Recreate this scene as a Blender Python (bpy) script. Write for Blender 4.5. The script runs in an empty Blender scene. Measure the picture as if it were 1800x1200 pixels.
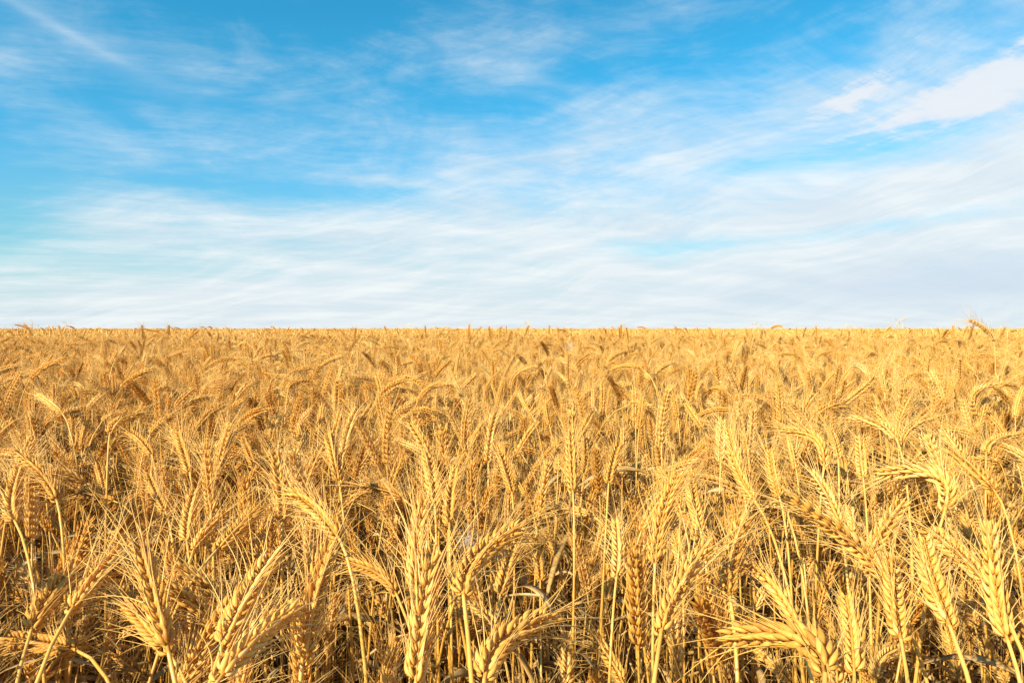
import bpy, math, random
import numpy as np
from mathutils import Vector, Matrix
R = math.radians
rng = np.random.default_rng(11)
random.seed(11)
S = bpy.context.scene
C = S.collection

# ------------------------------------------------------------------ camera
CAM_Z = 1.0
cd = bpy.data.cameras.new('camera')
cd.lens = 24.0; cd.sensor_width = 36.0; cd.clip_start = 0.02; cd.clip_end = 8000
cam = bpy.data.objects.new('camera', cd); C.objects.link(cam)
PITCH = math.atan(22 / 1200)
cam.location = (0, 0, CAM_Z)
cam.rotation_euler = (R(90) - PITCH, 0, 0)
S.camera = cam
CP, SP = math.cos(PITCH), math.sin(PITCH)

def at(px, py, d):
    """point that lies d metres deep along photograph position (px, py)"""
    x = (px - 900) / 1200 * d; y = -(py - 600) / 1200 * d
    return np.array([x, d * CP + y * SP, CAM_Z - d * SP + y * CP])

def project(P):
    P = np.asarray(P, float); q = P - np.array([0, 0, CAM_Z])
    d = q[..., 1] * CP - q[..., 2] * SP
    y = q[..., 1] * SP + q[..., 2] * CP
    dd = np.where(np.abs(d) < 1e-4, 1e-4, d)
    return 900 + 1200 * q[..., 0] / dd, 600 - 1200 * y / dd, d

# ------------------------------------------------------------------ light
SUN_AZ, SUN_EL = R(-136), R(34)       # azimuth from +Y towards +X; the sun stands to the left, a little behind
S.view_settings.view_transform = 'Standard'; S.view_settings.look = 'None'
S.view_settings.exposure = 1.13; S.view_settings.gamma = 1.0
sd = bpy.data.lights.new('sun', 'SUN'); sd.energy = 4.6; sd.angle = R(0.5); sd.color = (1.0, 0.88, 0.68)
sun = bpy.data.objects.new('sun', sd); C.objects.link(sun)
sv = Vector((math.sin(SUN_AZ) * math.cos(SUN_EL), math.cos(SUN_AZ) * math.cos(SUN_EL), math.sin(SUN_EL)))
sun.rotation_euler = sv.to_track_quat('Z', 'Y').to_euler(); sun.location = sv * 20

# ------------------------------------------------------------------ sky
W = bpy.data.worlds.new('World'); S.world = W; W.use_nodes = True
nt = W.node_tree; nt.nodes.clear()
class NX:                                   # small expression helper for shader maths
    def __init__(s, nt): s.nt = nt
    def n(s, t, **k):
        o = s.nt.nodes.new(t)
        for a, b in k.items(): setattr(o, a, b)
        return o
    def put(s, sock, v):
        if isinstance(v, (int, float)): sock.default_value = v
        elif isinstance(v, tuple): sock.default_value = v
        else: s.nt.links.new(v, sock)
    def m(s, op, a, b=None, c=None, clamp=False):
        o = s.n('ShaderNodeMath', operation=op, use_clamp=clamp)
        s.put(o.inputs[0], a)
        if b is not None: s.put(o.inputs[1], b)
        if c is not None: s.put(o.inputs[2], c)
        return o.outputs[0]
    def noise(s, vec, scale, detail=6, rough=0.55, dist=0.0, lac=2.0):
        o = s.n('ShaderNodeTexNoise'); s.put(o.inputs['Vector'], vec)
        o.inputs['Scale'].default_value = scale; o.inputs['Detail'].default_value = detail
        o.inputs['Roughness'].default_value = rough; o.inputs['Distortion'].default_value = dist
        o.inputs['Lacunarity'].default_value = lac
        return o.outputs[0]
    def xyz(s, x, y, z):
        o = s.n('ShaderNodeCombineXYZ'); s.put(o.inputs[0], x); s.put(o.inputs[1], y); s.put(o.inputs[2], z); return o.outputs[0]
    def step(s, v, lo, hi, a=0.0, b=1.0):
        o = s.n('ShaderNodeMapRange', interpolation_type='SMOOTHSTEP'); s.put(o.inputs[0], v)
        for i, q in enumerate((lo, hi, a, b)): s.put(o.inputs[1 + i], q)
        return o.outputs[0]
    def mix(s, f, a, b, mode='MIX'):
        o = s.n('ShaderNodeMix', data_type='RGBA', blend_type=mode); s.put(o.inputs[0], f)
        s.put(o.inputs[6], a); s.put(o.inputs[7], b); return o.outputs[2]
x = NX(nt)
sky = x.n('ShaderNodeTexSky', sky_type='NISHITA', sun_disc=False)
sky.sun_elevation = SUN_EL; sky.sun_rotation = SUN_AZ; sky.air_density = 1.0; sky.dust_density = 0.4; sky.ozone_density = 2.0
tc = x.n('ShaderNodeTexCoord'); sp = x.n('ShaderNodeSeparateXYZ'); nt.links.new(tc.outputs['Generated'], sp.inputs[0])
dx, dy, dz = sp.outputs
az = x.m('MULTIPLY', x.m('ARCTAN2', dx, dy), 57.29578)          # degrees to the right of the field's far edge
el = x.m('MULTIPLY', x.m('ARCSINE', dz), 57.29578)
hue = x.n('ShaderNodeHueSaturation'); nt.links.new(sky.outputs[0], hue.inputs['Color'])
hue.inputs['Hue'].default_value = 0.485; hue.inputs['Saturation'].default_value = 1.26; hue.inputs['Value'].default_value = 1.0
CL0 = 5.6
base = x.mix(1.0, hue.outputs[0], (.72, .98, 1.12, 1), 'MULTIPLY')
base = x.mix(x.step(el, 5.0, 22.0), base, x.mix(1.0, base, (.62, 1.20, 1.12, 1), 'MULTIPLY'))
base = x.mix(x.step(el, 14.0, 3.0, 0.0, 0.45), base, (CL0 * .50, CL0 * .80, CL0 * .98, 1))
base = x.mix(x.step(el, 14.0, 5.0, 0.45, 1.0), base, x.mix(1.0, base, (.66, .85, .80, 1), 'MULTIPLY'))
# a cloud sheet seen in perspective: position on the sheet = direction / height
zz = x.m('ADD', x.m('MAXIMUM', dz, 0.0), 0.10)
sx = x.m('DIVIDE', dx, zz); sy = x.m('DIVIDE', dy, zz)
r = R(24)
ra = x.m('ADD', x.m('MULTIPLY', sx, math.cos(r)), x.m('MULTIPLY', sy, math.sin(r)))
rb = x.m('SUBTRACT', x.m('MULTIPLY', sy, math.cos(r)), x.m('MULTIPLY', sx, math.sin(r)))
wq = x.xyz(x.m('MULTIPLY', az, .05), x.m('MULTIPLY', el, .11), 1.5)
wa = x.m('MULTIPLY', x.m('SUBTRACT', x.noise(wq, 1.0, 1, .5), 0.5), 1.0)
wb = x.m('MULTIPLY', x.m('SUBTRACT', x.noise(x.xyz(x.m('MULTIPLY', az, .06), x.m('MULTIPLY', el, .13), 8.5), 1.2, 1, .5), 0.5), 1.0)
ra = x.m('ADD', ra, x.m('MULTIPLY', wa, .6)); rb = x.m('ADD', rb, x.m('MULTIPLY', wb, .5))
az0, el0 = az, el
azw = x.m('ADD', az, x.m('MULTIPLY', wa, 12.0)); elw = x.m('ADD', el, x.m('MULTIPLY', wb, 4.0))
wispv = x.xyz(x.m('MULTIPLY', ra, 0.55), x.m('MULTIPLY', rb, 1.5), 3.7)
n_big = x.noise(x.xyz(x.m('MULTIPLY', sx, 0.42), x.m('MULTIPLY', sy, 0.6), 0.3), 0.9, 4, 0.55, 0.4)
n_wisp = x.noise(wispv, 1.1, 8, 0.55, 0.1)
n_fine = x.noise(x.xyz(x.m('MULTIPLY', ra, 1.1), x.m('MULTIPLY', rb, 3.4), 9.0), 2.6, 9, 0.66, 0.1)
n_mid = x.noise(x.xyz(x.m('MULTIPLY', azw, 0.055), x.m('MULTIPLY', elw, 0.20), 5.0), 1.0, 8, 0.58, 0.1)
n_fil = x.noise(x.xyz(x.m('ADD', x.m('MULTIPLY', azw, 0.10), x.m('MULTIPLY', elw, 0.10)), x.m('SUBTRACT', x.m('MULTIPLY', elw, 0.85), x.m('MULTIPLY', azw, 0.16)), 2.0), 1.2, 9, 0.66, 0.12)
def blob(a0, e0, wa, we, slope=0.0, k=1.0):        # soft patch of cloud in the sky: azimuth, elevation, sizes in degrees
    da = x.m('SUBTRACT', az, a0); de = x.m('SUBTRACT', x.m('SUBTRACT', el, e0), x.m('MULTIPLY', da, slope))
    q = x.m('ADD', x.m('POWER', x.m('ABSOLUTE', x.m('DIVIDE', da, wa)), 2.0), x.m('POWER', x.m('ABSOLUTE', x.m('DIVIDE', de, we)), 2.0))
    return x.m('MULTIPLY', x.m('EXPONENT', x.m('MULTIPLY', q, -1.0)), k)
def warped_blob(*a):
    global az, el
    k = (az, el); az, el = x.m('ADD', az0, x.m('MULTIPLY', wa, 3.5)), x.m('ADD', el0, x.m('MULTIPLY', wb, 2.2))
    o = blob(*a); az, el = k; return o
def add(*a):
    o = a[0]
    for b in a[1:]: o = x.m('ADD', o, b)
    return o
# veil: thickens towards the horizon, higher on the right
edge = x.m('ADD', x.m('MULTIPLY', az, 0.165), 11.0)
veil = x.step(x.m('SUBTRACT', edge, el), -11.0, 9.0)
cover = add(veil,
    x.m('MULTIPLY', x.m('SUBTRACT', x.noise(x.xyz(x.m('MULTIPLY', azw, 0.085), x.m('MULTIPLY', elw, 0.16), 12.0), 1.3, 8, .62, .2), 0.5), x.step(el, 4.0, 12.0, .35, 1.15)),
    x.m('MULTIPLY', x.m('SUBTRACT', n_mid, 0.5), 0.95), x.m('MULTIPLY', x.m('SUBTRACT', n_wisp, 0.5), x.step(el, 8.0, 17.0, .7, .35)),
    x.m('MULTIPLY', x.m('SUBTRACT', n_fil, 0.5), x.step(el, 6.0, 15.0, .68, .42)), x.m('MULTIPLY', x.m('SUBTRACT', n_fine, 0.5), 0.62),
    blob(-39, 9.0, 6, 5, 0, -0.6), warped_blob(11.5, 6.7, 6, .9, 0.02, -0.55), warped_blob(23, 7.5, 8, .9, 0.04, -0.4), warped_blob(26, 13.0, 9, 1.1, 0.1, -0.45),
    warped_blob(-15, 11.2, 6, .8, 0.02, -0.4), warped_blob(-24, 10.5, 7, 1.0, 0.02, -0.3),
    blob(-31, 7.7, 6, 1.6, 0, 0.15), warped_blob(30, 9.8, 11, 1.2, 0.12, 0.60), warped_blob(32, 5.7, 11, 1.0, 0.06, 0.55),
    warped_blob(-20, 2.6, 9, .8, -0.04, 0.35), warped_blob(-7, 15.6, 4, 1.2, 0.2, 0.28), warped_blob(-12, 12.3, 5, .8, 0.05, 0.35), blob(12, 14.0, 8, 1.6, 0.1, 0.22),
    blob(-30, 13.3, 8, 2.0, 0, 0.20), blob(-1.5, 20.4, 5, 1.5, 0.2, 0.24), blob(-20.5, 20.5, 8, 1.8, 0.1, 0.20), blob(-37, 17.5, 6, 1.0, -0.1, 0.18), blob(8, 17, 12, 2.0, .1, .12), blob(-22, 24, 12, 2.2, 0, -.25), blob(20, 20, 14, 2.5, 0, -.12))
veilm = x.step(x.m('ADD', cover, x.step(el, 6.0, 0.5, 0.0, 0.30)), -0.22, 1.16, 0.0, 0.95)
# thick bright cloud at the right and the thin trail at the upper left
clumpn = add(x.m('MULTIPLY', x.m('SUBTRACT', n_fil, 0.5), 2.6), x.m('MULTIPLY', x.m('SUBTRACT', x.noise(x.xyz(x.m('ADD', x.m('MULTIPLY', azw, 0.26), x.m('MULTIPLY', elw, 0.2)), x.m('SUBTRACT', x.m('MULTIPLY', elw, 0.8), x.m('MULTIPLY', azw, 0.22)), 6.0), 1.0, 7, .6), 0.5), 2.6), x.m('MULTIPLY', x.m('SUBTRACT', n_fine, 0.5), 2.8))
clumpb = add(warped_blob(29.5, 15.6, 3.5, .7, .3, .7), warped_blob(25.6, 16.7, 4.2, .95, 0.34, 1.15), warped_blob(31.4, 15.0, 6.5, 1.3, 0.22, 1.10), warped_blob(36.5, 16.6, 4.5, 1.7, 0.34, 1.1))
clump = x.m('ADD', clumpb, x.m('MULTIPLY', clumpn, x.step(clumpb, 0.05, 0.45)))
clumpm = x.step(clump, 0.30, 1.5, 0.0, 0.88)
trail = x.m('MULTIPLY', x.m('ADD', blob(-33.2, 20.0, 3.6, 0.34, -0.36, 0.26), blob(-31.5, 19.4, 6.0, 1.2, -0.36, 0.20)), x.step(n_fil, 0.25, 0.65, 0.6, 1.0))
streak = add(x.m('MULTIPLY', x.step(n_fil, 0.50, 0.72), 0.55), x.m('MULTIPLY', x.step(n_fine, 0.5, 0.75), 0.25))
CL = 5.6
cloudcol = x.mix(x.m('ADD', x.step(n_wisp, 0.38, 0.66, 0.0, 0.45), x.step(n_fil, 0.38, 0.68, 0.05, 0.60), clamp=True),
                 (CL * .76, CL * .86, CL * .94, 1), (CL * .98, CL * 1.02, CL * 1.03, 1))
greyb = blob(33, 3.2, 15, 1.9, 0.04, 0.75)
cloudcol = x.mix(greyb, cloudcol, (CL * .66, CL * .77, CL * .92, 1))
c1 = x.mix(veilm, base, cloudcol)
c2 = x.mix(clumpm, c1, (CL * .90, CL * .94, CL * 1.0, 1))
c3 = x.mix(trail, c2, (CL * .86, CL * .95, CL * 1.03, 1))
bg = x.n('ShaderNodeBackground'); nt.links.new(c3, bg.inputs[0]); bg.inputs[1].default_value = 0.0765
wo = x.n('ShaderNodeOutputWorld'); nt.links.new(bg.outputs[0], wo.inputs[0])

# ------------------------------------------------------------------ materials
def straw_material(name, ramp, rough, transl, nscale, namp, spec=0.35):
    m = bpy.data.materials.new(name); m.use_nodes = True; t = m.node_tree; t.nodes.clear(); q = NX(t)
    at_ = q.n('ShaderNodeAttribute', attribute_name='tone')
    geo = q.n('ShaderNodeNewGeometry')
    oc = q.n('ShaderNodeTexCoord')
    n1 = q.noise(oc.outputs['Object'], nscale, 4, 0.6)
    n2 = q.noise(geo.outputs['Position'], 9.0, 3, 0.6)
    f = q.m('ADD', at_.outputs['Fac'], q.m('MULTIPLY', q.m('SUBTRACT', n1, 0.5), namp))
    f = q.m('ADD', f, q.m('MULTIPLY', q.m('SUBTRACT', q.noise(geo.outputs['Position'], 0.35, 3, 0.6), 0.5), 0.45))
    f = q.m('ADD', f, q.m('MULTIPLY', q.m('SUBTRACT', n2, 0.5), 0.35), clamp=True)
    cr = q.n('ShaderNodeValToRGB'); e = cr.color_ramp.elements
    e[0].position = ramp[0][0]; e[0].color = (*ramp[0][1], 1); e[1].position = ramp[-1][0]; e[1].color = (*ramp[-1][1], 1)
    for p, c in ramp[1:-1]:
        k = e.new(p); k.color = (*c, 1)
    t.links.new(f, cr.inputs[0])
    bs = q.n('ShaderNodeBsdfPrincipled'); t.links.new(cr.outputs[0], bs.inputs['Base Color'])
    bs.inputs['Roughness'].default_value = rough; bs.inputs['Specular IOR Level'].default_value = spec
    tr = q.n('ShaderNodeBsdfTranslucent')
    tcx = q.mix(1.0, cr.outputs[0], (1.0, 0.74, 0.38, 1), 'MULTIPLY'); t.links.new(tcx, tr.inputs[0])
    mx = q.n('ShaderNodeMixShader'); mx.inputs[0].default_value = transl
    t.links.new(bs.outputs[0], mx.inputs[1]); t.links.new(tr.outputs[0], mx.inputs[2])
    o = q.n('ShaderNodeOutputMaterial'); t.links.new(mx.outputs[0], o.inputs[0])
    return m
RAMP = [(0.0, (.16, .06, .010)), (.25, (.50, .225, .035)), (.5, (.77, .41, .066)), (.75, (.85, .535, .12)), (1.0, (.88, .67, .27))]
M_EAR = straw_material('ripe_ear', RAMP, .52, .34, 240, .46)
M_AWN = straw_material('dry_awn', [(0, (.40, .20, .04)), (.5, (.82, .48, .105)), (1.0, (.90, .66, .24))], .42, .26, 60, .2, .5)
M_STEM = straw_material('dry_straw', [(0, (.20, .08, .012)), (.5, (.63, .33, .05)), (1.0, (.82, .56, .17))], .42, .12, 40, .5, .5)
M_LEAF = straw_material('dry_leaf', [(0, (.24, .12, .03)), (.5, (.56, .35, .11)), (1.0, (.78, .60, .30))], .6, .35, 55, .5)
MATS = [M_STEM, M_EAR, M_AWN, M_LEAF]
ms = bpy.data.materials.new('dry_soil'); ms.use_nodes = True; q = NX(ms.node_tree); b = ms.node_tree.nodes['Principled BSDF']
gp = q.n('ShaderNodeNewGeometry')
sc = q.mix(q.noise(gp.outputs['Position'], 14, 8, .7), (.025, .014, .007, 1), (.09, .05, .02, 1)); ms.node_tree.links.new(sc, b.inputs['Base Color'])
b.inputs['Roughness'].default_value = 1.0
bp = q.n('ShaderNodeBump'); bp.inputs['Distance'].default_value = .03; ms.node_tree.links.new(q.noise(gp.outputs['Position'], 30, 6, .7), bp.inputs['Height'])
ms.node_tree.links.new(bp.outputs[0], b.inputs['Normal'])
mf = bpy.data.materials.new('white_down'); mf.use_nodes = True
mf.node_tree.nodes['Principled BSDF'].inputs['Base Color'].default_value = (.62, .60, .56, 1)
mf.node_tree.nodes['Principled BSDF'].inputs['Roughness'].default_value = .9

# ------------------------------------------------------------------ mesh helpers
class Geo:
    """verts, quads, tone per vertex, material index per quad"""
    def __init__(s): s.v = []; s.q = []; s.t = []; s.m = []; s.n = 0
    def add(s, V, Q, T, mi=0):
        V = np.asarray(V, float).reshape(-1, 3); Q = np.asarray(Q, int).reshape(-1, 4)
        s.v.append(V); s.q.append(Q + s.n); s.t.append(np.broadcast_to(np.asarray(T, float), (len(V),)).copy())
        s.m.append(np.full(len(Q), mi)); s.n += len(V)
    def arr(s):
        return np.concatenate(s.v), np.concatenate(s.q), np.concatenate(s.t), np.concatenate(s.m)
    def merge(s, o, mi=None):
        V, Q, T, Mi = o.arr(); s.v.append(V); s.q.append(Q + s.n); s.t.append(T)
        s.m.append(Mi if mi is None else np.full(len(Q), mi)); s.n += len(V)

def mesh_from(name, V, Q, T, mats, Mi=None):
    me = bpy.data.meshes.new(name)
    me.vertices.add(len(V)); me.vertices.foreach_set('co', np.asarray(V, np.float32).ravel())
    me.loops.add(Q.size); me.loops.foreach_set('vertex_index', np.asarray(Q, np.int32).ravel())
    me.polygons.add(len(Q)); me.polygons.foreach_set('loop_start', np.arange(0, Q.size, 4, dtype=np.int32))
    for m in mats: me.materials.append(m)
    if Mi is not None: me.polygons.foreach_set('material_index', np.asarray(Mi, np.int32))
    me.polygons.foreach_set('use_smooth', np.ones(len(Q), bool))
    a = me.attributes.new('tone', 'FLOAT', 'POINT'); a.data.foreach_set('value', np.asarray(T, np.float32))
    me.update(calc_edges=True); me.validate()
    return me

def nrm(a): return a / np.maximum(np.linalg.norm(a, axis=-1, keepdims=True), 1e-9)

def tube_grid(nr, ns, closed=True):
    i = np.arange(nr - 1)[:, None]; j = np.arange(ns if closed else ns - 1)[None, :]; j2 = (j + 1) % ns
    return np.stack([i * ns + j, i * ns + j2, (i + 1) * ns + j2, (i + 1) * ns + j], -1).reshape(-1, 4)

def tube(geo, P, rad, ns, tone, mi=0):
    P = np.asarray(P, float); T = nrm(np.gradient(P, axis=0))
    ref = np.array([0.31, 0.93, 0.17]); A = nrm(np.cross(T, ref)); B = np.cross(T, A)
    th = np.arange(ns) / ns * 2 * math.pi
    V = P[:, None] + np.asarray(rad)[:, None, None] * (np.cos(th)[None, :, None] * A[:, None] + np.sin(th)[None, :, None] * B[:, None])
    t = np.repeat(np.broadcast_to(tone, (len(P),)), ns)
    geo.add(V.reshape(-1, 3), tube_grid(len(P), ns), t, mi)

def bez(P, t):
    P = np.asarray(P, float); t = np.asarray(t)[:, None]
    if len(P) == 3: return (1 - t) ** 2 * P[0] + 2 * t * (1 - t) * P[1] + t * t * P[2]
    return (1 - t) ** 3 * P[0] + 3 * t * (1 - t) ** 2 * P[1] + 3 * t * t * (1 - t) * P[2] + t ** 3 * P[3]
def dbez(P, t):
    P = np.asarray(P, float); t = np.asarray(t)[:, None]
    return nrm(2 * (1 - t) * (P[1] - P[0]) + 2 * t * (P[2] - P[1]))

def make_ear(P, roll, tone, g, lod=0, awnlen=0.062, spread=1.0, fat=1.0, awn_r=1.0):
    """P: three control points; returns the grain-bearing head and its awns"""
    L = np.linalg.norm(P[1] - P[0]) + np.linalg.norm(P[2] - P[1])
    L = .5 * (L + np.linalg.norm(P[2] - P[0]))
    N = max(9, int(round(L / 0.0041))) if lod < 2 else 9
    ear = Geo(); awn = Geo()
    if lod == 2:                                       # distant head: one knobbly spindle
        t = np.linspace(0, 1, 8); c = bez(P, t); T = dbez(P, t)
        ref = np.array([math.cos(roll), math.sin(roll), .1]); A = nrm(ref - (T @ ref)[:, None] * T); B = np.cross(T, A)
        rad = np.array([.25, .85, .8, 1.0, .85, .85, .6, .12]) * .0062 * fat; th = np.arange(4) / 4 * 2 * math.pi
        V = c[:, None] + rad[:, None, None] * (np.cos(th)[None, :, None] * A[:, None] * 1.15 + np.sin(th)[None, :, None] * B[:, None])
        ear.add(V.reshape(-1, 3), tube_grid(8, 4), tone + g.uniform(-.12, .12, 32))
        k = 7; tt = g.uniform(.1, 1, k); c = bez(P, tt); T = dbez(P, tt)
        D = nrm(T + g.normal(0, .38, (k, 3)))
        for i in range(k):
            q = np.stack([c[i], c[i] + D[i] * awnlen * .9]); s_ = nrm(np.cross(D[i], g.normal(0, 1, 3))) * .00042 * awn_r
            awn.add([q[0] - s_, q[0] + s_, q[1] + s_ * .3, q[1] - s_ * .3], [[0, 1, 2, 3]], min(1, tone + .25))
        return ear, awn
    ns = 6 if lod == 0 else 5; nr = 7 if lod == 0 else 5
    i = np.arange(N); t = (i + .3) / N * .96; c = bez(P, t); T = dbez(P, t); s = np.where(i % 2 == 0, 1., -1.)
    ref = np.array([math.cos(roll), math.sin(roll), .23 * math.sin(3 * roll)]); Sd = nrm(ref - (T @ ref)[:, None] * T); Bd = np.cross(T, Sd)
    env = (.62 + .38 * np.sin(math.pi * np.clip(t * .80 + .16, 0, 1)) ** .8) * fat
    ks = np.array([-1., 0., 1., -1.7, 1.7])               # three florets, then two glumes at their foot
    K = len(ks); n = N * K
    kk = np.tile(ks, N); rep = lambda a: np.repeat(a, K, axis=0)
    cc, TT, SS, BB, ss, ee = rep(c), rep(T), rep(Sd), rep(Bd), rep(s)[:, None], rep(env)
    gl = (np.abs(kk) > 1.5)
    oa = np.where(kk == 0, .46, .30) + g.uniform(-.10, .10, n); oa = np.where(gl, .30, oa)
    ob = np.clip(kk, -1, 1) * np.where(gl, .50, .38) + g.uniform(-.06, .06, n)
    D = nrm(TT + ss * SS * oa[:, None] + BB * ob[:, None])
    ln = np.where(gl, .0095, np.where(kk == 0, .0126, .0116)) * ee * g.uniform(.84, 1.12, n)
    wd = np.where(gl, .0016, .00200) * ee * g.uniform(.80, 1.14, n); tk = wd * .82
    base = cc + ss * SS * (.0012 + .0010 * (kk == 0))[:, None] + BB * (np.clip(kk, -1, 1) * .0011)[:, None] - TT * .001
    out = nrm(ss * SS * .9 + BB * np.clip(kk, -1, 1)[:, None] * .9 + 1e-6); out = nrm(out - (out * D).sum(1)[:, None] * D)
    sid = np.cross(D, out)
    u = np.linspace(0, 1, nr)
    prof = np.maximum(np.sin(math.pi * np.clip(u, 0, 1) ** .70) ** .9 * (1 - .42 * u), .05); prof[-1] = .03
    bow = .10 * np.sin(math.pi * u)
    th = np.arange(ns) / ns * 2 * math.pi
    cen = base[:, None] + D[:, None] * (u[None] * ln[:, None])[..., None] + out[:, None] * (bow[None] * ln[:, None])[..., None]
    cr = np.cos(th); cr = cr * np.where(cr > .9, 1.18, 1.0)               # a slight keel on the back
    V = cen[:, :, None] + (prof[None, :, None] * cr[None, None] * tk[:, None, None])[..., None] * out[:, None, None] \
        + (prof[None, :, None] * np.sin(th)[None, None] * wd[:, None, None])[..., None] * sid[:, None, None]
    Qt = tube_grid(nr, ns); Q = (Qt[None] + (np.arange(n) * nr * ns)[:, None, None]).reshape(-1, 4)
    ft = tone + g.normal(0, .09, n) + np.where(gl, .05, 0)
    tv = ft[:, None, None] + (.16 * (u - .35))[None, :, None] + np.zeros((1, 1, ns))
    ear.add(V.reshape(-1, 3), Q, np.clip(tv.ravel(), 0, 1))
    tube(ear, bez(P, np.linspace(-.01, .97, 8)), np.full(8, .0012), 4, tone - .1)
    # awns
    keep = (~gl) & (g.uniform(0, 1, n) < np.where(kk == 0, .55, .92) * (.9 if lod == 0 else .58)); idx = np.nonzero(keep)[0]
    tip = base + D * (ln * .96)[:, None]; tip = tip[idx]; k = len(idx)
    a = g.uniform(.12, .75, k) * spread; bb = kk[idx] * g.uniform(.10, .70, k) * spread
    D1 = nrm(TT[idx] + ss[idx] * SS[idx] * a[:, None] + BB[idx] * bb[:, None] + g.normal(0, .07, (k, 3)))
    D0 = nrm(D[idx] * .5 + D1 * .6)
    al = awnlen * g.uniform(.65, 1.12, k) * (.75 + .25 * np.sin(math.pi * np.clip(np.repeat(t, K)[idx], 0, 1)))
    m = 5 if lod == 0 else 4; w = np.linspace(0, 1, m)
    curl = nrm(ss[idx] * SS[idx] * a[:, None] + BB[idx] * bb[:, None]) * (g.uniform(-.10, .28, k) * al)[:, None]
    pc = tip[:, None] + D0[:, None] * (w * (1 - w * .5))[None, :, None] * al[:, None, None] + D1[:, None] * (w * w * .5)[None, :, None] * al[:, None, None] \
        + curl[:, None] * (w * w)[None, :, None] + np.array([0, 0, -1.]) * (w * w)[None, :, None] * (g.uniform(0, .12, k) * al)[:, None, None]
    e1 = nrm(np.cross(D1, g.normal(0, 1, (k, 3)))); e2 = np.cross(D1, e1)
    rr = np.linspace(.00040, .00013, m) * awn_r * (1 if lod == 0 else .8); th = np.arange(3) / 3 * 2 * math.pi
    V = pc[:, :, None] + rr[None, :, None, None] * (np.cos(th)[None, None, :, None] * e1[:, None, None] + np.sin(th)[None, None, :, None] * e2[:, None, None])
    Qt = tube_grid(m, 3); Q = (Qt[None] + (np.arange(k) * m * 3)[:, None, None]).reshape(-1, 4)
    awn.add(V.reshape(-1, 3), Q, np.clip(np.repeat(tone * .6 + .30 + g.normal(0, .12, k), m * 3), 0, 1))
    return ear, awn

def make_stem(P0, T0, G, tone, g, lod=0, zmin=0.0, rs=1.0):
    h = P0[2] - G[2]; reach = .10 + .10 * abs(T0[2] < .3)
    a = P0 - T0 * reach; mid = np.array([G[0] * .55 + a[0] * .45, G[1] * .55 + a[1] * .45, max(G[2] + h * .45, .1)])
    n = 16 if lod == 0 else (11 if lod == 1 else 6)
    t = np.linspace(0, 1, n) ** .8
    P = bez([G, mid, a, P0], t)
    if zmin > 0:
        P = P[P[:, 2] > zmin] if (P[:, 2] > zmin).sum() > 2 else P[-3:]
    n = len(P); u = np.linspace(0, 1, n)
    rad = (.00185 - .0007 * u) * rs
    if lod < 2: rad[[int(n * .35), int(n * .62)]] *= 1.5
    geo = Geo(); tube(geo, P, rad, 6 if lod == 0 else (4 if lod == 1 else 3), np.clip(tone + .55 * (u - .75) + g.normal(0, .05, n), 0, 1))  # dirty lower straw, darkened further to imitate shade in the gaps
    return geo, P

def make_leaf(O, az_, ln, g, lod=0, tone=.6):
    n = 11 if lod == 0 else 7; u = np.linspace(0, 1, n)
    d = np.array([math.cos(az_), math.sin(az_), 0]); up = np.array([0, 0, 1.])
    lift = g.uniform(.3, 1.3); droop = g.uniform(.8, 2.2)
    c = O + d[None] * (ln * (u * .8))[:, None] + up[None] * (ln * (lift * u * .5 - droop * u * u * .45))[:, None]
    side = np.cross(d, up); tw = g.uniform(-2.6, 2.6) * u
    T = nrm(np.gradient(c, axis=0)); Nn = np.cross(T, side)
    s_ = np.cos(tw)[:, None] * side + np.sin(tw)[:, None] * Nn; f_ = np.cross(T, s_)
    w = .0048 * np.maximum(np.sin(math.pi * (u * .85 + .12)), .05); w[-1] = .0003
    V = np.stack([c - s_ * w[:, None], c + f_ * (w * .45)[:, None], c + s_ * w[:, None], c + f_ * (w * .45 - .0003)[:, None]], 1)
    geo = Geo(); geo.add(V.reshape(-1, 3), tube_grid(n, 4), np.clip(tone + g.normal(0, .12, n).repeat(4), 0, 1)); return geo

# ------------------------------------------------------------------ ground
def ground():
    xs = np.concatenate([-np.geomspace(4000, 2, 26), [0], np.geomspace(2, 4000, 26)])
    X, Y = np.meshgrid(xs, xs, indexing='ij'); n = len(xs)
    rr = np.hypot(X, Y); Z = .01 * np.sin(X * 1.3) * np.cos(Y * .9) * np.clip(rr / 5, 0, 1) * (rr < 60)
    V = np.stack([X, Y, Z - .01], -1).reshape(-1, 3)
    i = np.arange(n - 1)[:, None]; j = np.arange(n - 1)[None]
    Q = np.stack([i * n + j, (i + 1) * n + j, (i + 1) * n + j + 1, i * n + j + 1], -1).reshape(-1, 4)
    o = bpy.data.objects.new('ground', mesh_from('ground', V, Q, np.zeros(len(V)), [ms])); C.objects.link(o); o['kind'] = 'structure'
ground()

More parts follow.
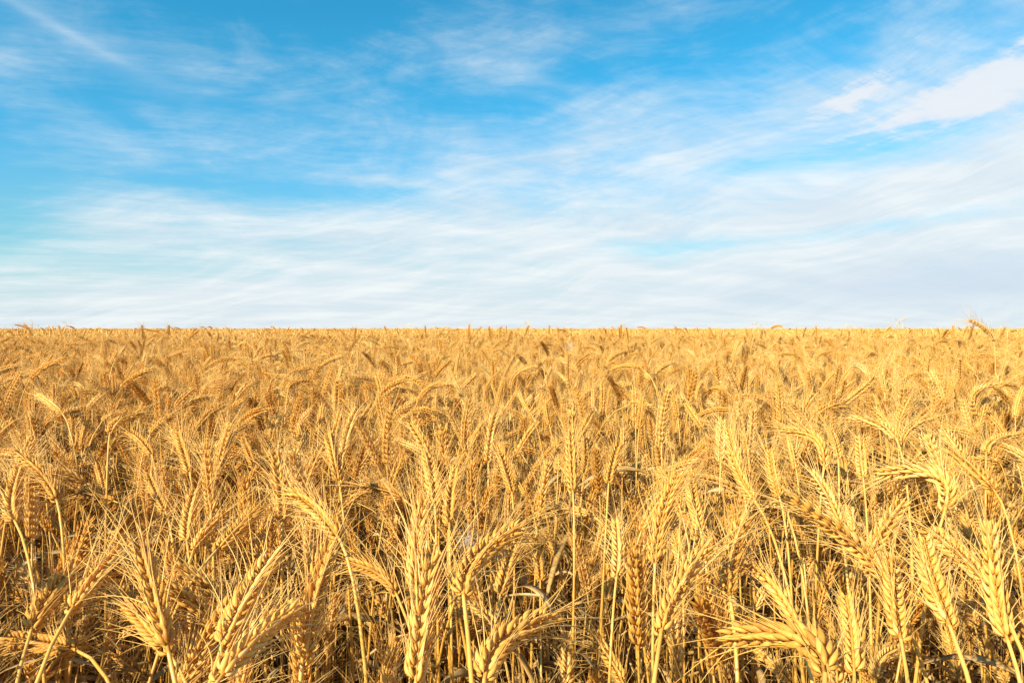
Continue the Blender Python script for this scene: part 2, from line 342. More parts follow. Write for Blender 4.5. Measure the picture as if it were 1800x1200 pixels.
# ------------------------------------------------------------------ traced heads: (foot, middle, tip) in six enlarged windows of the field
# tone: 0 dark brown .. 1 pale straw
WIN = {1: (0, 800), 2: (600, 800), 3: (1200, 800), 4: (0, 540), 5: (600, 540), 6: (1200, 540)}
HERO = {
1: [(165,920,260,740,400,590,.5),(370,820,500,640,640,470,.72),(590,450,650,370,710,290,.75),(760,440,830,360,910,290,.72),
    (890,1040,800,700,730,450,.42),(870,1010,740,850,620,700,.5),(1150,1190,1350,950,1590,780,.9),(1170,1010,1300,740,1460,500,.8),
    (1370,560,1380,430,1430,300,.6),(1590,1110,1650,760,1750,440,.6),(1112,300,1100,150,1080,-95,.58),(1488,350,1478,180,1445,-40,.55),
    (300,240,215,90,70,-40,.42),(80,350,60,230,110,60,.75),(1140,500,1260,380,1370,260,.5),(1020,500,1090,400,1220,280,.75),
    (1790,440,1660,280,1510,170,.5),(985,450,990,330,1030,170,.8),(190,1210,300,1080,430,990,.45),(390,1020,200,985,0,960,.4),
    (190,780,100,740,0,700,.3),(215,740,160,650,80,570,.95),(800,1190,700,1120,600,1040,.35),(600,240,500,220,400,190,.25),
    (870,290,820,190,780,90,.6),(1640,600,1635,450,1650,310,.75),(60,1200,80,1100,120,1000,.8),(420,1180,330,1180,250,1240,.5),
    (1480,560,1470,650,1490,760,.6),(1350,620,1290,560,1180,540,.5)],
2: [(392,1195,425,870,500,440,.82),(390,700,395,500,440,190,.68),(645,740,715,540,950,370,.62),(838,735,870,600,920,450,.65),
    (825,940,745,830,600,770,.88),(755,1180,870,960,1150,830,.66),(1452,640,1462,490,1450,330,1.0),(1655,570,1700,300,1790,80,.62),
    (1685,940,1775,700,1950,430,.68),(1185,1200,1190,1080,1190,920,.82),(1485,1195,1410,1060,1320,925,.62),(290,730,180,610,10,560,.34),
    (330,230,220,180,90,160,.25),(570,360,580,220,610,60,.62),(495,270,480,130,450,-20,.55),(50,1195,70,1100,90,1010,.8),
    (240,860,200,760,150,670,.45),(900,200,875,100,830,-20,.42),(460,1060,500,1000,560,900,.4),(880,860,840,800,790,730,.25),
    (1140,1020,1100,960,1050,900,.5),(1400,770,1400,680,1395,560,.65),(1310,310,1220,285,1100,275,.85),(1500,260,1560,220,1650,200,.7),
    (1620,1100,1650,1000,1670,860,.7),(1790,560,1770,450,1740,330,.8),(1150,560,1120,470,1070,400,.5),(560,1120,600,1050,700,1030,.6),
    (980,210,940,140,900,60,.5),(1050,660,1040,560,1010,420,.5),(100,860,110,780,120,700,.45),(1180,760,1170,680,1170,600,.55)],
3: [(1715,975,1650,700,1620,320,.74),(1065,645,860,430,550,220,.70),(1150,970,1115,760,1090,510,.62),(250,745,255,520,340,310,.5),
    (610,930,500,720,340,550,.68),(905,1150,890,920,860,730,.78),(750,1150,600,960,200,950,.48),(560,1200,470,1090,350,1000,.78),
    (1410,900,1320,650,1265,420,.66),(1590,655,1450,510,1280,380,.74),(1380,300,1330,110,1000,105,.86),(900,410,885,300,880,190,.9),
    (830,370,770,220,680,90,.85),(780,465,720,510,655,620,.88),(1460,1190,1430,1050,1390,900,.6),(1710,1195,1640,1080,1570,960,.92),
    (1020,1180,1060,1060,1200,1010,.9),(1540,500,1500,350,1480,190,.55),(375,230,310,120,250,-30,.6),(520,230,480,120,455,-20,.6),
    (1640,180,1530,70,1400,-40,.42),(90,1190,75,1120,45,1050,.85),(95,400,60,260,40,130,.6),(1540,900,1510,800,1470,650,.8),
    (240,350,185,280,150,210,.6),(1790,170,1750,120,1700,90,1.0),(1230,1195,1240,1150,1250,1080,.7),(1680,280,1640,200,1560,120,.5),
    (960,900,960,800,930,700,.6),(600,430,560,380,500,330,.6),(1780,700,1760,600,1750,480,.6)],
4: [(740,560,790,480,890,410,.55),(578,670,640,590,790,560,.55),(540,600,600,565,690,553,.65),(790,670,850,610,930,560,.5),
    (970,590,1040,500,1100,410,.5),(1030,650,1090,570,1180,510,.32),(1140,880,1180,740,1220,600,.58),(130,430,90,395,40,385,.08),
    (612,480,605,420,598,350,.5),(1215,460,1240,400,1300,340,.25),(1080,400,1070,350,1050,300,.35),(985,440,960,370,940,320,.4),
    (385,740,390,680,380,580,.45),(430,740,440,660,470,580,.48),(450,740,490,680,540,640,.4),(800,780,750,710,670,650,.5),
    (1000,870,970,760,940,650,.5),(460,850,440,800,435,760,.15),(590,890,600,830,630,790,.95),(910,860,910,790,925,720,.7),
    (20,310,60,270,130,230,.5),(490,465,520,430,590,425,.85),(1022,290,1016,240,1014,180,.9),(560,260,560,220,560,180,.25),
    (1130,300,1145,260,1160,215,.25),(160,380,240,310,340,275,.6),(1610,770,1590,700,1570,620,.5),(1790,930,1760,780,1730,660,.42),
    (1340,840,1310,760,1280,680,.45),(330,560,260,500,190,460,.9),(545,960,530,880,500,790,.6),(400,525,375,500,350,480,.15),
    (345,385,365,355,390,330,.3),(840,128,800,122,755,112,.3),(780,170,810,150,850,130,.45),(1520,430,1560,395,1650,385,.5),
    (1680,650,1690,580,1700,510,.65),(5,690,12,630,2,580,.15),(700,600,720,560,760,520,.6),(1430,700,1450,610,1500,560,.7),
    (1500,620,1500,560,1530,500,.6),(1470,480,1480,430,1500,380,.6),(840,290,835,275,830,258,.1),(1690,410,1640,395,1590,410,.3)],
5: [(895,430,925,350,1020,300,.62),(1203,435,1195,330,1200,235,.62),(1172,345,1163,290,1175,230,.18),(1222,980,1213,820,1208,650,.62),
    (1240,700,1280,640,1320,560,.66),(660,765,652,640,682,470,.85),(775,825,788,680,820,550,.82),(240,835,238,680,260,520,.5),
    (400,500,480,415,595,415,.7),(430,760,360,725,270,700,.95),(880,900,862,800,825,720,.33),(905,600,900,560,905,500,.9),
    (755,450,785,390,840,330,.42),(800,330,770,270,735,220,.35),(1365,600,1378,500,1375,400,.42),(1330,540,1328,470,1335,370,.92),
    (1570,640,1580,560,1590,480,.42),(1690,720,1700,560,1730,420,.82),(1410,930,1430,820,1470,700,.42),(1525,280,1520,240,1508,200,.2),
    (1710,370,1750,335,1800,315,.45),(1300,380,1295,310,1320,270,.22),(1470,315,1430,290,1370,345,.4),(10,780,40,640,90,530,.72),
    (1097,620,1082,560,1075,490,.5),(1280,880,1290,790,1285,690,.35),(512,292,545,265,590,250,.6),(370,425,395,375,460,345,.7),
    (750,410,750,350,752,300,.2),(1185,395,1165,365,1135,340,.9),(160,640,165,590,180,540,.85),(590,700,540,660,470,680,.4),
    (1030,740,1060,690,1110,665,.6),(1142,870,1140,780,1130,700,.6),(1640,860,1600,820,1550,800,.25),(1620,460,1650,430,1700,435,.5),
    (1520,610,1490,560,1450,520,.4),(1000,560,960,500,940,450,.6),(1040,330,1020,370,990,410,.7),(100,600,130,560,160,500,.6),
    (400,350,415,330,440,305,.3),(140,305,138,285,136,268,.1),(1660,470,1670,430,1690,395,.6),(380,240,390,215,440,270,.4)],
6: [(1640,180,1600,120,1500,62,.9),(1135,690,1150,580,1200,470,.45),(1152,720,1220,620,1390,565,.7),(1125,690,1040,620,900,590,.8),
    (1180,590,1210,540,1270,510,.75),(880,815,920,740,1000,690,.85),(745,835,700,690,520,650,.66),(852,930,850,860,840,780,.6),
    (820,800,800,700,760,620,.68),(600,860,580,760,560,670,.72),(310,905,272,760,240,630,.68),(352,900,340,760,330,660,.6),
    (510,1000,475,870,460,740,.68),(610,640,640,540,700,450,.6),(840,515,920,455,1010,380,.6),(695,278,735,245,800,235,.32),
    (1262,430,1260,390,1253,345,.03),(1700,580,1660,545,1620,515,.02),(400,665,395,620,390,585,.03),(270,470,255,430,240,400,.25),
    (1425,485,1415,430,1405,375,.4),(1510,475,1490,430,1475,395,.25),(1550,580,1545,450,1680,410,.75),(1618,370,1595,320,1570,275,.45),
    (565,340,580,310,580,260,.4),(757,340,750,300,745,255,.3),(1520,905,1450,760,1370,640,.68),(1600,765,1650,700,1790,670,.7),
    (1085,830,1092,760,1080,690,.6),(75,490,80,440,105,390,.75),(362,240,358,200,355,165,.85),(10,722,50,680,110,650,.8),
    (110,640,60,570,15,500,.6),(1680,370,1690,320,1720,285,.88),(1755,580,1765,500,1795,420,.85),(1376,305,1368,290,1358,272,.05),
    (952,900,942,800,935,670,.72),(650,400,630,360,615,300,.85),(1100,640,1070,600,1000,530,.6),(422,450,420,390,425,310,.8),
    (1040,520,1015,470,1000,430,.4),(430,300,400,275,360,260,.35),(1250,235,1235,230,1220,225,.15),(930,265,890,250,840,255,.5),
    (1210,300,1230,310,1270,325,.5),(1780,240,1760,235,1720,270,.6),(300,365,270,340,240,335,.4),(620,380,600,360,560,380,.3)],
}
LEAR = .096
heroes = []                       # (P, tone, depth, px points)
for w, lst in HERO.items():
    ox, oy = WIN[w]
    for h in lst:
        p = [(ox + h[2 * i] / 3, oy + h[2 * i + 1] / 3) for i in range(3)]
        ln = math.dist(p[0], p[1]) + math.dist(p[1], p[2])
        ty = min(q[1] for q in p); dyy = max(ty - 578, 4)
        cand = .125 * 1200 / dyy
        d = min(max(cand, .62 * LEAR * 1200 / ln), LEAR * 1200 / ln)
        inpl = ln * d / 1200; dep = math.sqrt(max(LEAR ** 2 - inpl ** 2, 0)) * (1 if rng.random() < 1.1 else -1)
        d0, d2 = d - dep * .5, d + dep * .5
        A, Mi, B_ = at(*p[0], d0), at(*p[1], d), at(*p[2], d2)
        ctrl = 2 * Mi - .5 * (A + B_)
        heroes.append(dict(P=[A, ctrl, B_], tone=h[6] if h[6] < .3 else .6 + (h[6] - .6) * (.75 if h[6] < .6 else .50), d=d, px=p, ln=ln))
print('traced', len(heroes))

# ------------------------------------------------------------------ building single plants
def thing(name, loc, label, group):
    o = bpy.data.objects.new(name, None); o.empty_display_size = .02; C.objects.link(o)
    o.location = loc; o['label'] = label; o['category'] = 'wheat'; o['group'] = group
    return o
def part(name, geo, mat, parent, off):
    V, Q, T, _ = geo.arr()
    o = bpy.data.objects.new(name, mesh_from(name, V - off, Q, T, [mat])); C.objects.link(o); o.parent = parent
    return o
TONES = [(.14, 'dark brown weathered'), (.30, 'brown'), (.44, 'orange brown'), (.58, 'deep golden'), (.71, 'golden'), (.83, 'light golden'), (.93, 'pale straw'), (9, 'bleached whitish')]
def describe(tone, a, m, b):
    tn = next(w for k, w in TONES if tone < k)
    dx_, dy_ = b[0] - a[0], a[1] - b[1]; bend = math.degrees(math.atan2(m[0] - a[0], a[1] - m[1]) - math.atan2(b[0] - m[0], m[1] - b[1]))
    side = 'right' if dx_ > 0 else 'left'; ang = math.degrees(math.atan2(abs(dx_), dy_))
    if ang < 12: pose = 'standing upright'
    elif ang < 35: pose = 'tilting ' + side
    elif ang < 62: pose = 'leaning far ' + side
    elif ang < 100: pose = 'bent flat to the ' + side
    else: pose = 'hanging down to the ' + side
    return tn, pose
labels = set()
def place_words(px, py):
    return '%d%% across and %d%% down the photo' % (round(px / 18), round(py / 12))
def wheat_label(tone, a, m, b):
    tn, pose = describe(tone, a, m, b); L_ = f'{tn} ear {pose}, {place_words(*m)}'
    k = 0
    while L_ in labels:
        k += 1; L_ = f'{tn} ear {pose}, {place_words(m[0], m[1] + 12 * k)}'
    labels.add(L_); return L_
SPECIAL = {
 (2, 6): 'bleached whitish ear on a straight bare pale stem, right of centre near the bottom',
 (2, 0): 'large pale upright ear with spread awns, left of centre at the bottom edge',
 (2, 5): 'plump golden ear arched right over the bottom middle, braid of grains facing out',
 (2, 8): 'plump golden ear tilting right just right of the bleached whitish ear',
 (2, 2): 'golden ear curving right above the middle of the bottom, halfway to the horizon',
 (3, 0): 'largest golden upright braided ear at the right edge',
 (3, 1): 'long golden ear slanting from upper left to lower right, in the lower right',
 (3, 10): 'pale ear arched over like a hook pointing left, above the dark gap at right',
 (3, 13): 'short pale ear hanging head down beneath the long slanting golden ear',
 (1, 4): 'large brown ear leaning left in the lower left, its stem reaching the bottom edge',
 (1, 0): 'orange golden braided ear leaning right in the bottom left corner',
 (1, 6): 'bright pale ear reaching right near the bottom, left of the large upright pair',
 (4, 7): 'blackish brown ear bent left on a long bare stem at the left edge',
 (5, 0): 'golden braided ear curving right on a tall stem just below the horizon, centre',
 (5, 1): 'tall upright braided golden ear standing highest right of centre, white down at its tip',
 (5, 9): 'bright bleached short ear bent left, upper left of the large upright pair',
 (6, 0): 'bright yellow ear rising above the horizon at the far right',
 (6, 16): 'small blackish upright ear below the horizon at right',
 (6, 17): 'blackish ear bent left near the right edge, below the horizon',
}
GROUP = 'ripe wheat plants standing in the near field'
def build_plant(P, tone, label, g, lod=0, fat=1.0, awnlen=.062, spread=1.0, roll=None, ground_z=0.0, leaves=1):
    P = [np.asarray(q, float) for q in P]
    T0 = nrm(P[1] - P[0])
    hz = np.array([T0[0], T0[1]]); G = np.array([P[0][0] - hz[0] * .12 + g.normal(0, .02), P[0][1] - hz[1] * .12 + g.normal(0, .02), ground_z])
    if G[1] < .25 and abs(G[0]) < .4: G[1] = .25
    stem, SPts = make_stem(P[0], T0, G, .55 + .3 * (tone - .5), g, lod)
    ear, awn = make_ear(P, g.uniform(0, 6.28) if roll is None else roll, tone, g, lod, awnlen, spread, fat)
    t = thing('wheat_plant', tuple(G), label, GROUP)
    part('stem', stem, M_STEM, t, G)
    e = part('ear', ear, M_EAR, t, G); part('awns', awn, M_AWN, e, G)
    for _ in range(leaves):
        k = int(len(SPts) * g.uniform(.4, .68)); part('leaf', make_leaf(SPts[k], g.uniform(0, 6.28), g.uniform(.10, .2), g, lod, g.uniform(.3, .9)), M_LEAF, t, G)
    return t
g1 = np.random.default_rng(5); idx = 0
for w, lst in HERO.items():
    for i, h in enumerate(lst):
        H = heroes[idx]; idx += 1
        lab = SPECIAL.get((w, i)) or wheat_label(h[6], *H['px'])
        build_plant(H['P'], H['tone'], lab, g1, 0 if H['ln'] > 60 else 1, fat=g1.uniform(.96, 1.20), awnlen=g1.uniform(.038, .062), spread=g1.uniform(.6, 1.1),
                    roll=g1.choice([0.15, 1.45, .8, 2.2]) + g1.normal(0, .25), leaves=int(g1.random() < .6))

# ------------------------------------------------------------------ kinds of plant for the field
def variant(g, lod, tall=.85):
    """a plant standing on the origin: ear control points, parts"""
    r_ = g.random()
    th = R(g.uniform(3, 25)) if r_ < .60 else (R(g.uniform(25, 55)) if r_ < .87 else R(g.uniform(60, 105)))
    L = g.uniform(.078, .105); az_ = g.uniform(0, 6.28); d = np.array([math.cos(az_), math.sin(az_), 0.]); up = np.array([0, 0, 1.])
    t0, t1 = th * .72, th * 1.25
    sway = g.uniform(.0, .05) + .10 * math.sin(th)
    P0 = d * sway + up * (tall - L * math.cos(th)); P1 = P0 + (d * math.sin(t0) + up * math.cos(t0)) * L * .5; P2 = P1 + (d * math.sin(t1) + up * math.cos(t1)) * L * .5
    tone = float(np.clip(g.normal(.64, .16), .05, 1))
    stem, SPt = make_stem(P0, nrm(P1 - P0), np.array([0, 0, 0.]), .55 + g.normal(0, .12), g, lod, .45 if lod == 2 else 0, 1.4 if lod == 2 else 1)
    ear, awn = make_ear([P0, P1, P2], g.uniform(0, 6.28), tone, g, lod, g.uniform(.035, .058), g.uniform(.6, 1.1), g.uniform(1.02, 1.24) if lod < 2 else 1.1, 1.0 if lod == 0 else (1.0 if lod == 1 else 1.3))
    leaves = []
    if lod < 2:
        for _ in range(3):
            k = int(len(SPt) * g.uniform(.3, .7)); leaves.append(make_leaf(SPt[k], g.uniform(0, 6.28), g.uniform(.1, .2), g, 1, g.uniform(.2, .8)))
    return dict(stem=stem, ear=ear, awn=awn, leaves=leaves, P=[P0, P1, P2], tone=tone, top=max(P0[2], P1[2], P2[2]))
gv = np.random.default_rng(77)
NEAR = [variant(gv, 1) for _ in range(34)]

# ------------------------------------------------------------------ scatter of the near field
gs = np.random.default_rng(3)
def scatter_disc(r0, r1, dens, az0, az1):
    A_ = .5 * (az1 - az0) * (r1 ** 2 - r0 ** 2); n = int(A_ * dens)
    r_ = np.sqrt(gs.uniform(r0 ** 2, r1 ** 2, n)); a = gs.uniform(az0, az1, n)
    return np.stack([r_ * np.sin(a), r_ * np.cos(a)], 1)
pts = np.concatenate([scatter_disc(.12, 2.0, 820, R(-180), R(180)), scatter_disc(2.0, 2.6, 440, R(-180), R(180)), scatter_disc(2.6, 5, 360, R(-62), R(62)), scatter_disc(5, 9, 330, R(-58), R(58))])
n = len(pts); dist = np.hypot(pts[:, 0], pts[:, 1])
drop = gs.normal(.160, .040, n) - .020 * np.clip((dist - 2.5) / 3, 0, 1)
low = (gs.random(n) < .60) & (dist < 2.0); drop = np.where(low, drop + gs.uniform(.02, .24, n), drop)
drop = np.where(dist < 1.4, np.maximum(drop, .12) + .015, drop)
drop = np.where(dist < .55, np.maximum(drop, .20 + .25 * (.55 - dist)), drop)
drop = np.maximum(drop, np.where(dist > 3, .055, .085))
drop = np.where((dist > 5) & (gs.random(n) < .012), gs.uniform(-.04, .03, n), drop)
pick = gs.integers(0, len(NEAR), n); rz = gs.uniform(0, 2 * math.pi, n)
tops = np.array([v['top'] for v in NEAR]); scl = (CAM_Z - drop) / tops[pick]
midl = np.array([v['P'][1] for v in NEAR]); footl = np.array([v['P'][0] for v in NEAR]); tipl = np.array([v['P'][2] for v in NEAR])
def worldp(L_):
    q_ = L_[pick] * scl[:, None]; c_, s_ = np.cos(rz), np.sin(rz)
    return np.stack([q_[:, 0] * c_ - q_[:, 1] * s_ + pts[:, 0], q_[:, 0] * s_ + q_[:, 1] * c_ + pts[:, 1], q_[:, 2]], 1)
PM, PF, PT = worldp(midl), worldp(footl), worldp(tipl)
mx_, my_, md_ = project(PM); fx_, fy_, fd_ = project(PF); tx_, ty_, td_ = project(PT)
ok = np.ones(n, bool)
# do not crowd the head of a traced plant: no other head stands right in front of or inside it
for H in heroes:
    for f in (0.0, .25, .5, .75, 1.0):
        hp = bez(H['P'], [f])[0]; hx, hy, hd = project(hp); hw = 9.0 / hd
        for (qx, qy, qd) in ((mx_, my_, md_), (fx_, fy_, fd_), (tx_, ty_, td_)):
            bad = (np.hypot(qx - hx, qy - hy) < hw + 8.0 / np.maximum(qd, .1)) & (qd < H['d'] + .03) & (qd > .05)
            ok &= ~bad
ok &= ~((md_ < .33) & (md_ > -.2) & (np.abs(pts[:, 0]) < .4) & (drop < .32))
pts, dist, drop, pick, rz, scl, mx_, my_, md_, fx_, fy_, tx_, ty_ = [a[ok] for a in (pts, dist, drop, pick, rz, scl, mx_, my_, md_, fx_, fy_, tx_, ty_)]
print('scatter', n, ok.sum())
# the plants that show largest become things of their own
inside = (mx_ > 5) & (mx_ < 1795) & (my_ > 590) & (my_ < 1190) & (md_ > .3) & (dist > .3)
score = np.where(inside, 1 / np.maximum(md_, .2) - np.maximum(my_ - 1100, 0) / 200 - drop * 7, -9)
order = np.argsort(-score)[:300 - len(heroes)]
protos = {}
def place_variant(k, x_, y_, rot, s_, label):
    v = NEAR[k]; first = k not in protos
    if first:
        root = bpy.data.objects.new('wheat_plant', None); root.empty_display_size = .02; C.objects.link(root); z0 = np.zeros(3)
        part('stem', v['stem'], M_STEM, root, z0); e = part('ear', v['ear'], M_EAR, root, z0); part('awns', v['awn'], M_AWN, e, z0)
        for lf in v['leaves']: part('leaf', lf, M_LEAF, root, z0)
        protos[k] = root
    else:
        src = protos[k]; root = src.copy(); C.objects.link(root)
        for ch in list(src.children):
            c_ = ch.copy(); C.objects.link(c_); c_.parent = root
            for gch in list(ch.children):
                d_ = gch.copy(); C.objects.link(d_); d_.parent = c_
    root.location = (x_, y_, 0); root.rotation_euler = (0, 0, rot); root.scale = (s_,) * 3
    root['label'] = label; root['category'] = 'wheat'; root['group'] = GROUP
taken = np.zeros(len(pts), bool)
for j in order:
    k = int(pick[j]); taken[j] = True
    place_variant(k, float(pts[j, 0]), float(pts[j, 1]), float(rz[j]), float(scl[j]),
                  wheat_label(NEAR[k]['tone'], (fx_[j], fy_[j]), (mx_[j], my_[j]), (tx_[j], ty_[j])))

# ------------------------------------------------------------------ the rest of the field: ONE object that holds its own kinds of plant and spreads them
gf = np.random.default_rng(21)
def patch(size, dens, g, tops_only=False):
    geo = Geo(); vs = [variant(g, 2) for _ in range(24)]
    arrs = []
    for v in vs:
        a = Geo()
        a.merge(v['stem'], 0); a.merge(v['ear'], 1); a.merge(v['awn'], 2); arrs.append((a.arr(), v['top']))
    n_ = int(size * size * dens)
    P_ = g.uniform(-size / 2, size / 2, (n_, 2))
    for p in P_:
        (V, Q, T, Mi), top = arrs[g.integers(len(arrs))]
        dr = max(g.normal(.150, .040), .055) if g.random() > .02 else g.uniform(-.03, .05); s_ = (CAM_Z - dr) / top; a_ = g.uniform(0, 6.28); c_, q_ = math.cos(a_), math.sin(a_)
        W_ = np.stack([(V[:, 0] * c_ - V[:, 1] * q_) * s_ + p[0], (V[:, 0] * q_ + V[:, 1] * c_) * s_ + p[1], V[:, 2] * s_], 1)
        geo.v.append(W_); geo.q.append(Q + geo.n); geo.t.append(np.clip(T + g.normal(0, .1), 0, 1)); geo.m.append(Mi); geo.n += len(V)
    return geo
classes = []          # (list of Geo, points, rot, scale, pick)
nearg = []
for v in NEAR:
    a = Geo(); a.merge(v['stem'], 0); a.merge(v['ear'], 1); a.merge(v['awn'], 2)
    for lf in v['leaves']: a.merge(lf, 3)
    nearg.append(a)
rest = ~taken
classes.append((nearg, np.column_stack([pts[rest], np.zeros(rest.sum())]), rz[rest], scl[rest], pick[rest]))
def grid_pts(step, r0, r1, azm):
    xs = np.arange(-r1, r1, step); X, Y = np.meshgrid(xs, xs); X = X.ravel() + gf.uniform(-.12, .12, X.size) * step; Y = Y.ravel() + gf.uniform(-.12, .12, Y.size) * step
    r_ = np.hypot(X, Y); a = np.abs(np.arctan2(X, Y)); k = (r_ > r0) & (r_ < r1) & (a < azm); return np.column_stack([X[k], Y[k], np.zeros(k.sum())])
mp = grid_pts(.8, 8.9, 32, R(56)); fp = grid_pts(3.4, 30.5, 330, R(54))
fp[:, 2] += .006 * np.sin(fp[:, 0] * .05 + 1) * np.clip(fp[:, 1] / 80, 0, 1)
for P_, size, nvar in ((mp, .9, 7), (fp, 3.8, 4)):
    gg = [patch(size, 300 if size < 2 else 110, gf) for _ in range(nvar)]
    m_ = len(P_); classes.append((gg, P_, gf.integers(0, 4, m_) * math.pi / 2 + gf.normal(0, .12, m_), gf.uniform(.985, 1.015, m_), gf.integers(0, nvar, m_)))
print('instances', [len(c[1]) for c in classes])
V_, Q_, T_, M_, vid = [], [], [], [], []; off = 0; kid = 0; ranges = []
for (gl_, P_, a_, s_, pk) in classes:
    k0 = kid
    for gq in gl_:
        V, Q, T, Mi = gq.arr(); V_.append(V); Q_.append(Q + off); T_.append(T); M_.append(Mi); vid.append(np.full(len(V), kid)); off += len(V); kid += 1
    ranges.append((k0, kid))
nproto = off; protoV = np.concatenate(V_)
P_all = np.concatenate([c[1] for c in classes]); cls = np.concatenate([np.full(len(c[1]), -1 - i) for i, c in enumerate(classes)])
me = mesh_from('wheat_field', np.concatenate([protoV, P_all]), np.concatenate(Q_), np.concatenate(T_ + [np.zeros(len(P_all))]), MATS, np.concatenate(M_))
N_ = len(me.vertices)
def attr(name, typ, key, arr_):
    a = me.attributes.new(name, typ, 'POINT'); a.data.foreach_set(key, arr_)
attr('kind_id', 'INT', 'value', np.concatenate(vid + [cls]).astype(np.int32))
rot = np.zeros((N_, 3), np.float32); rot[nproto:, 2] = np.concatenate([c[2] for c in classes]); attr('turn', 'FLOAT_VECTOR', 'vector', rot.ravel())
sc_ = np.ones(N_, np.float32); sc_[nproto:] = np.concatenate([c[3] for c in classes]); attr('size', 'FLOAT', 'value', sc_)
pk_ = np.zeros(N_, np.int32); pk_[nproto:] = np.concatenate([c[4] for c in classes]); attr('pick', 'INT', 'value', pk_)
field = bpy.data.objects.new('wheat_field', me); C.objects.link(field)
field['kind'] = 'stuff'; field['label'] = 'dense golden ripe wheat filling the field out to the flat horizon'; field['category'] = 'wheat field'
ng = bpy.data.node_groups.new('spread_wheat', 'GeometryNodeTree')
ng.interface.new_socket('Geometry', in_out='INPUT', socket_type='NodeSocketGeometry'); ng.interface.new_socket('Geometry', in_out='OUTPUT', socket_type='NodeSocketGeometry')
gi = ng.nodes.new('NodeGroupInput'); go = ng.nodes.new('NodeGroupOutput')
def named(nm, ty):
    a = ng.nodes.new('GeometryNodeInputNamedAttribute'); a.data_type = ty; a.inputs['Name'].default_value = nm; return [o for o in a.outputs if o.enabled and o.name == 'Attribute'][0]
kidn = named('kind_id', 'INT'); turn = named('turn', 'FLOAT_VECTOR'); size = named('size', 'FLOAT'); pickn = named('pick', 'INT')
def sep(val):
    c_ = ng.nodes.new('FunctionNodeCompare'); c_.data_type = 'INT'; c_.operation = 'EQUAL'; ins = [i for i in c_.inputs if i.enabled]
    ng.links.new(kidn, ins[0]); ins[1].default_value = val
    s_ = ng.nodes.new('GeometryNodeSeparateGeometry'); s_.domain = 'POINT'; ng.links.new(gi.outputs[0], s_.inputs['Geometry']); ng.links.new(c_.outputs[0], s_.inputs['Selection'])
    return s_.outputs[0]
fin = ng.nodes.new('GeometryNodeJoinGeometry')
for ci, (k0, k1) in enumerate(ranges):
    jn = ng.nodes.new('GeometryNodeJoinGeometry')
    for k in range(k1 - 1, k0 - 1, -1):
        g2i = ng.nodes.new('GeometryNodeGeometryToInstance'); ng.links.new(sep(k), g2i.inputs[0]); ng.links.new(g2i.outputs[0], jn.inputs[0])
    iop = ng.nodes.new('GeometryNodeInstanceOnPoints'); ng.links.new(sep(-1 - ci), iop.inputs['Points']); ng.links.new(jn.outputs[0], iop.inputs['Instance'])
    iop.inputs['Pick Instance'].default_value = True
    ng.links.new(pickn, iop.inputs['Instance Index'])
    er = ng.nodes.new('FunctionNodeEulerToRotation'); ng.links.new(turn, er.inputs[0]); ng.links.new(er.outputs[0], iop.inputs['Rotation']); ng.links.new(size, iop.inputs['Scale'])
    ng.links.new(iop.outputs[0], fin.inputs[0])
ng.links.new(fin.outputs[0], go.inputs[0])
md = field.modifiers.new('spread', 'NODES'); md.node_group = ng

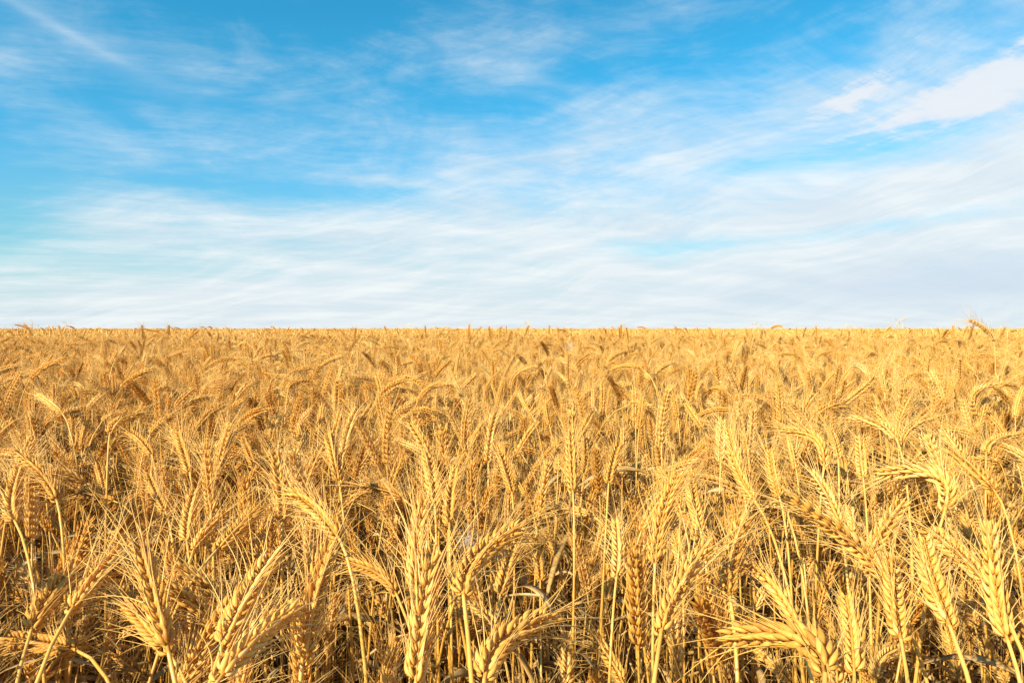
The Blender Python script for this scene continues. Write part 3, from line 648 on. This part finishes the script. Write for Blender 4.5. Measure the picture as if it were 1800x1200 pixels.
# ------------------------------------------------------------------ wild oats standing above the crop, and tufts of down
go_ = np.random.default_rng(9)
OATS = [(58, 564, 4.0, 'pale wild oat stalk rising just above the wheat at the far left of the horizon'),
        (118, 568, 4.6, 'second pale wild oat stalk from the left edge above the horizon line'),
        (712, 570, 4.6, 'wispy wild oat poking above the horizon left of the middle'),
        (765, 572, 4.2, 'yellowish wild oat above the horizon, just left of the middle'),
        (925, 566, 4.0, 'sparse wild oat just right of the middle above the horizon'),
        (1330, 565, 3.8, 'thin upright wild oat stalk alone above the horizon at right'),
        (1497, 571, 4.4, 'low bushy wild oat on the horizon between the two right hand stalks'),
        (1578, 560, 3.6, 'tallest wild oat, wispy, left of the bright yellow ear at the right')]
for (px, py, d, lab) in OATS:
    top = at(px, py, d); G = np.array([top[0] + go_.normal(0, .04), top[1] + go_.normal(0, .04), 0.])
    t = bpy.data.objects.new('wild_oat', None); t.empty_display_size = .02; C.objects.link(t); t.location = tuple(G)
    t['label'] = lab; t['category'] = 'wild oat'; t['group'] = 'wild oats above the wheat'
    lean = go_.normal(0, .02); P = bez([G, G + [0, 0, .5], top + [lean, 0, -.15], top], np.linspace(0, 1, 12))
    st = Geo(); tube(st, P, np.linspace(.0016, .0006, 12), 4, .85)
    pa = Geo()
    for k in range(16):
        a = go_.uniform(0, 6.28); u = go_.uniform(.0, .11); o = top - [0, 0, u]; l_ = go_.uniform(.012, .035) * (1 + u * 6)
        e = o + np.array([math.cos(a) * l_, math.sin(a) * l_, l_ * .5]); dn = e + [math.cos(a) * .006, math.sin(a) * .006, -.012]
        tube(st, bez([o, (o + e) / 2 + [0, 0, .006], e], np.linspace(0, 1, 4)), np.full(4, .0004), 3, .85)
        q_ = bez([e, e + [0, 0, .001], dn], np.linspace(0, 1, 5)); tube(pa, q_, np.array([.0004, .0021, .0024, .0014, .0002]), 5, .9)
    part('stalk', st, M_STEM, t, G); part('spikelets', pa, M_EAR, t, G)
for (px, py, d, r_, lab) in [(1001, 609, 1.40, .012, 'white tuft of seed down caught on the tip of the tallest upright ear'),
                             (822, 945, .62, .016, 'frayed white tuft of down caught in the awns, left of the bottom middle')]:
    c_ = at(px, py, d); ge = Geo()
    for k in range(46):
        v = nrm(go_.normal(0, 1, 3)) * r_ * go_.uniform(.5, 1.3); w_ = nrm(go_.normal(0, 1, 3)) * r_ * .35
        tube(ge, bez([c_, c_ + v * .5 + w_, c_ + v], np.linspace(0, 1, 6)), np.full(6, .00009), 3, 1)
    V, Q, T, _ = ge.arr(); o = bpy.data.objects.new('seed_down', mesh_from('seed_down', V - c_, Q, T, [mf])); C.objects.link(o); o.location = tuple(c_)
    o['label'] = lab; o['category'] = 'seed down'; o['group'] = 'tufts of seed down'
S.render.resolution_x = 1024; S.render.resolution_y = 682
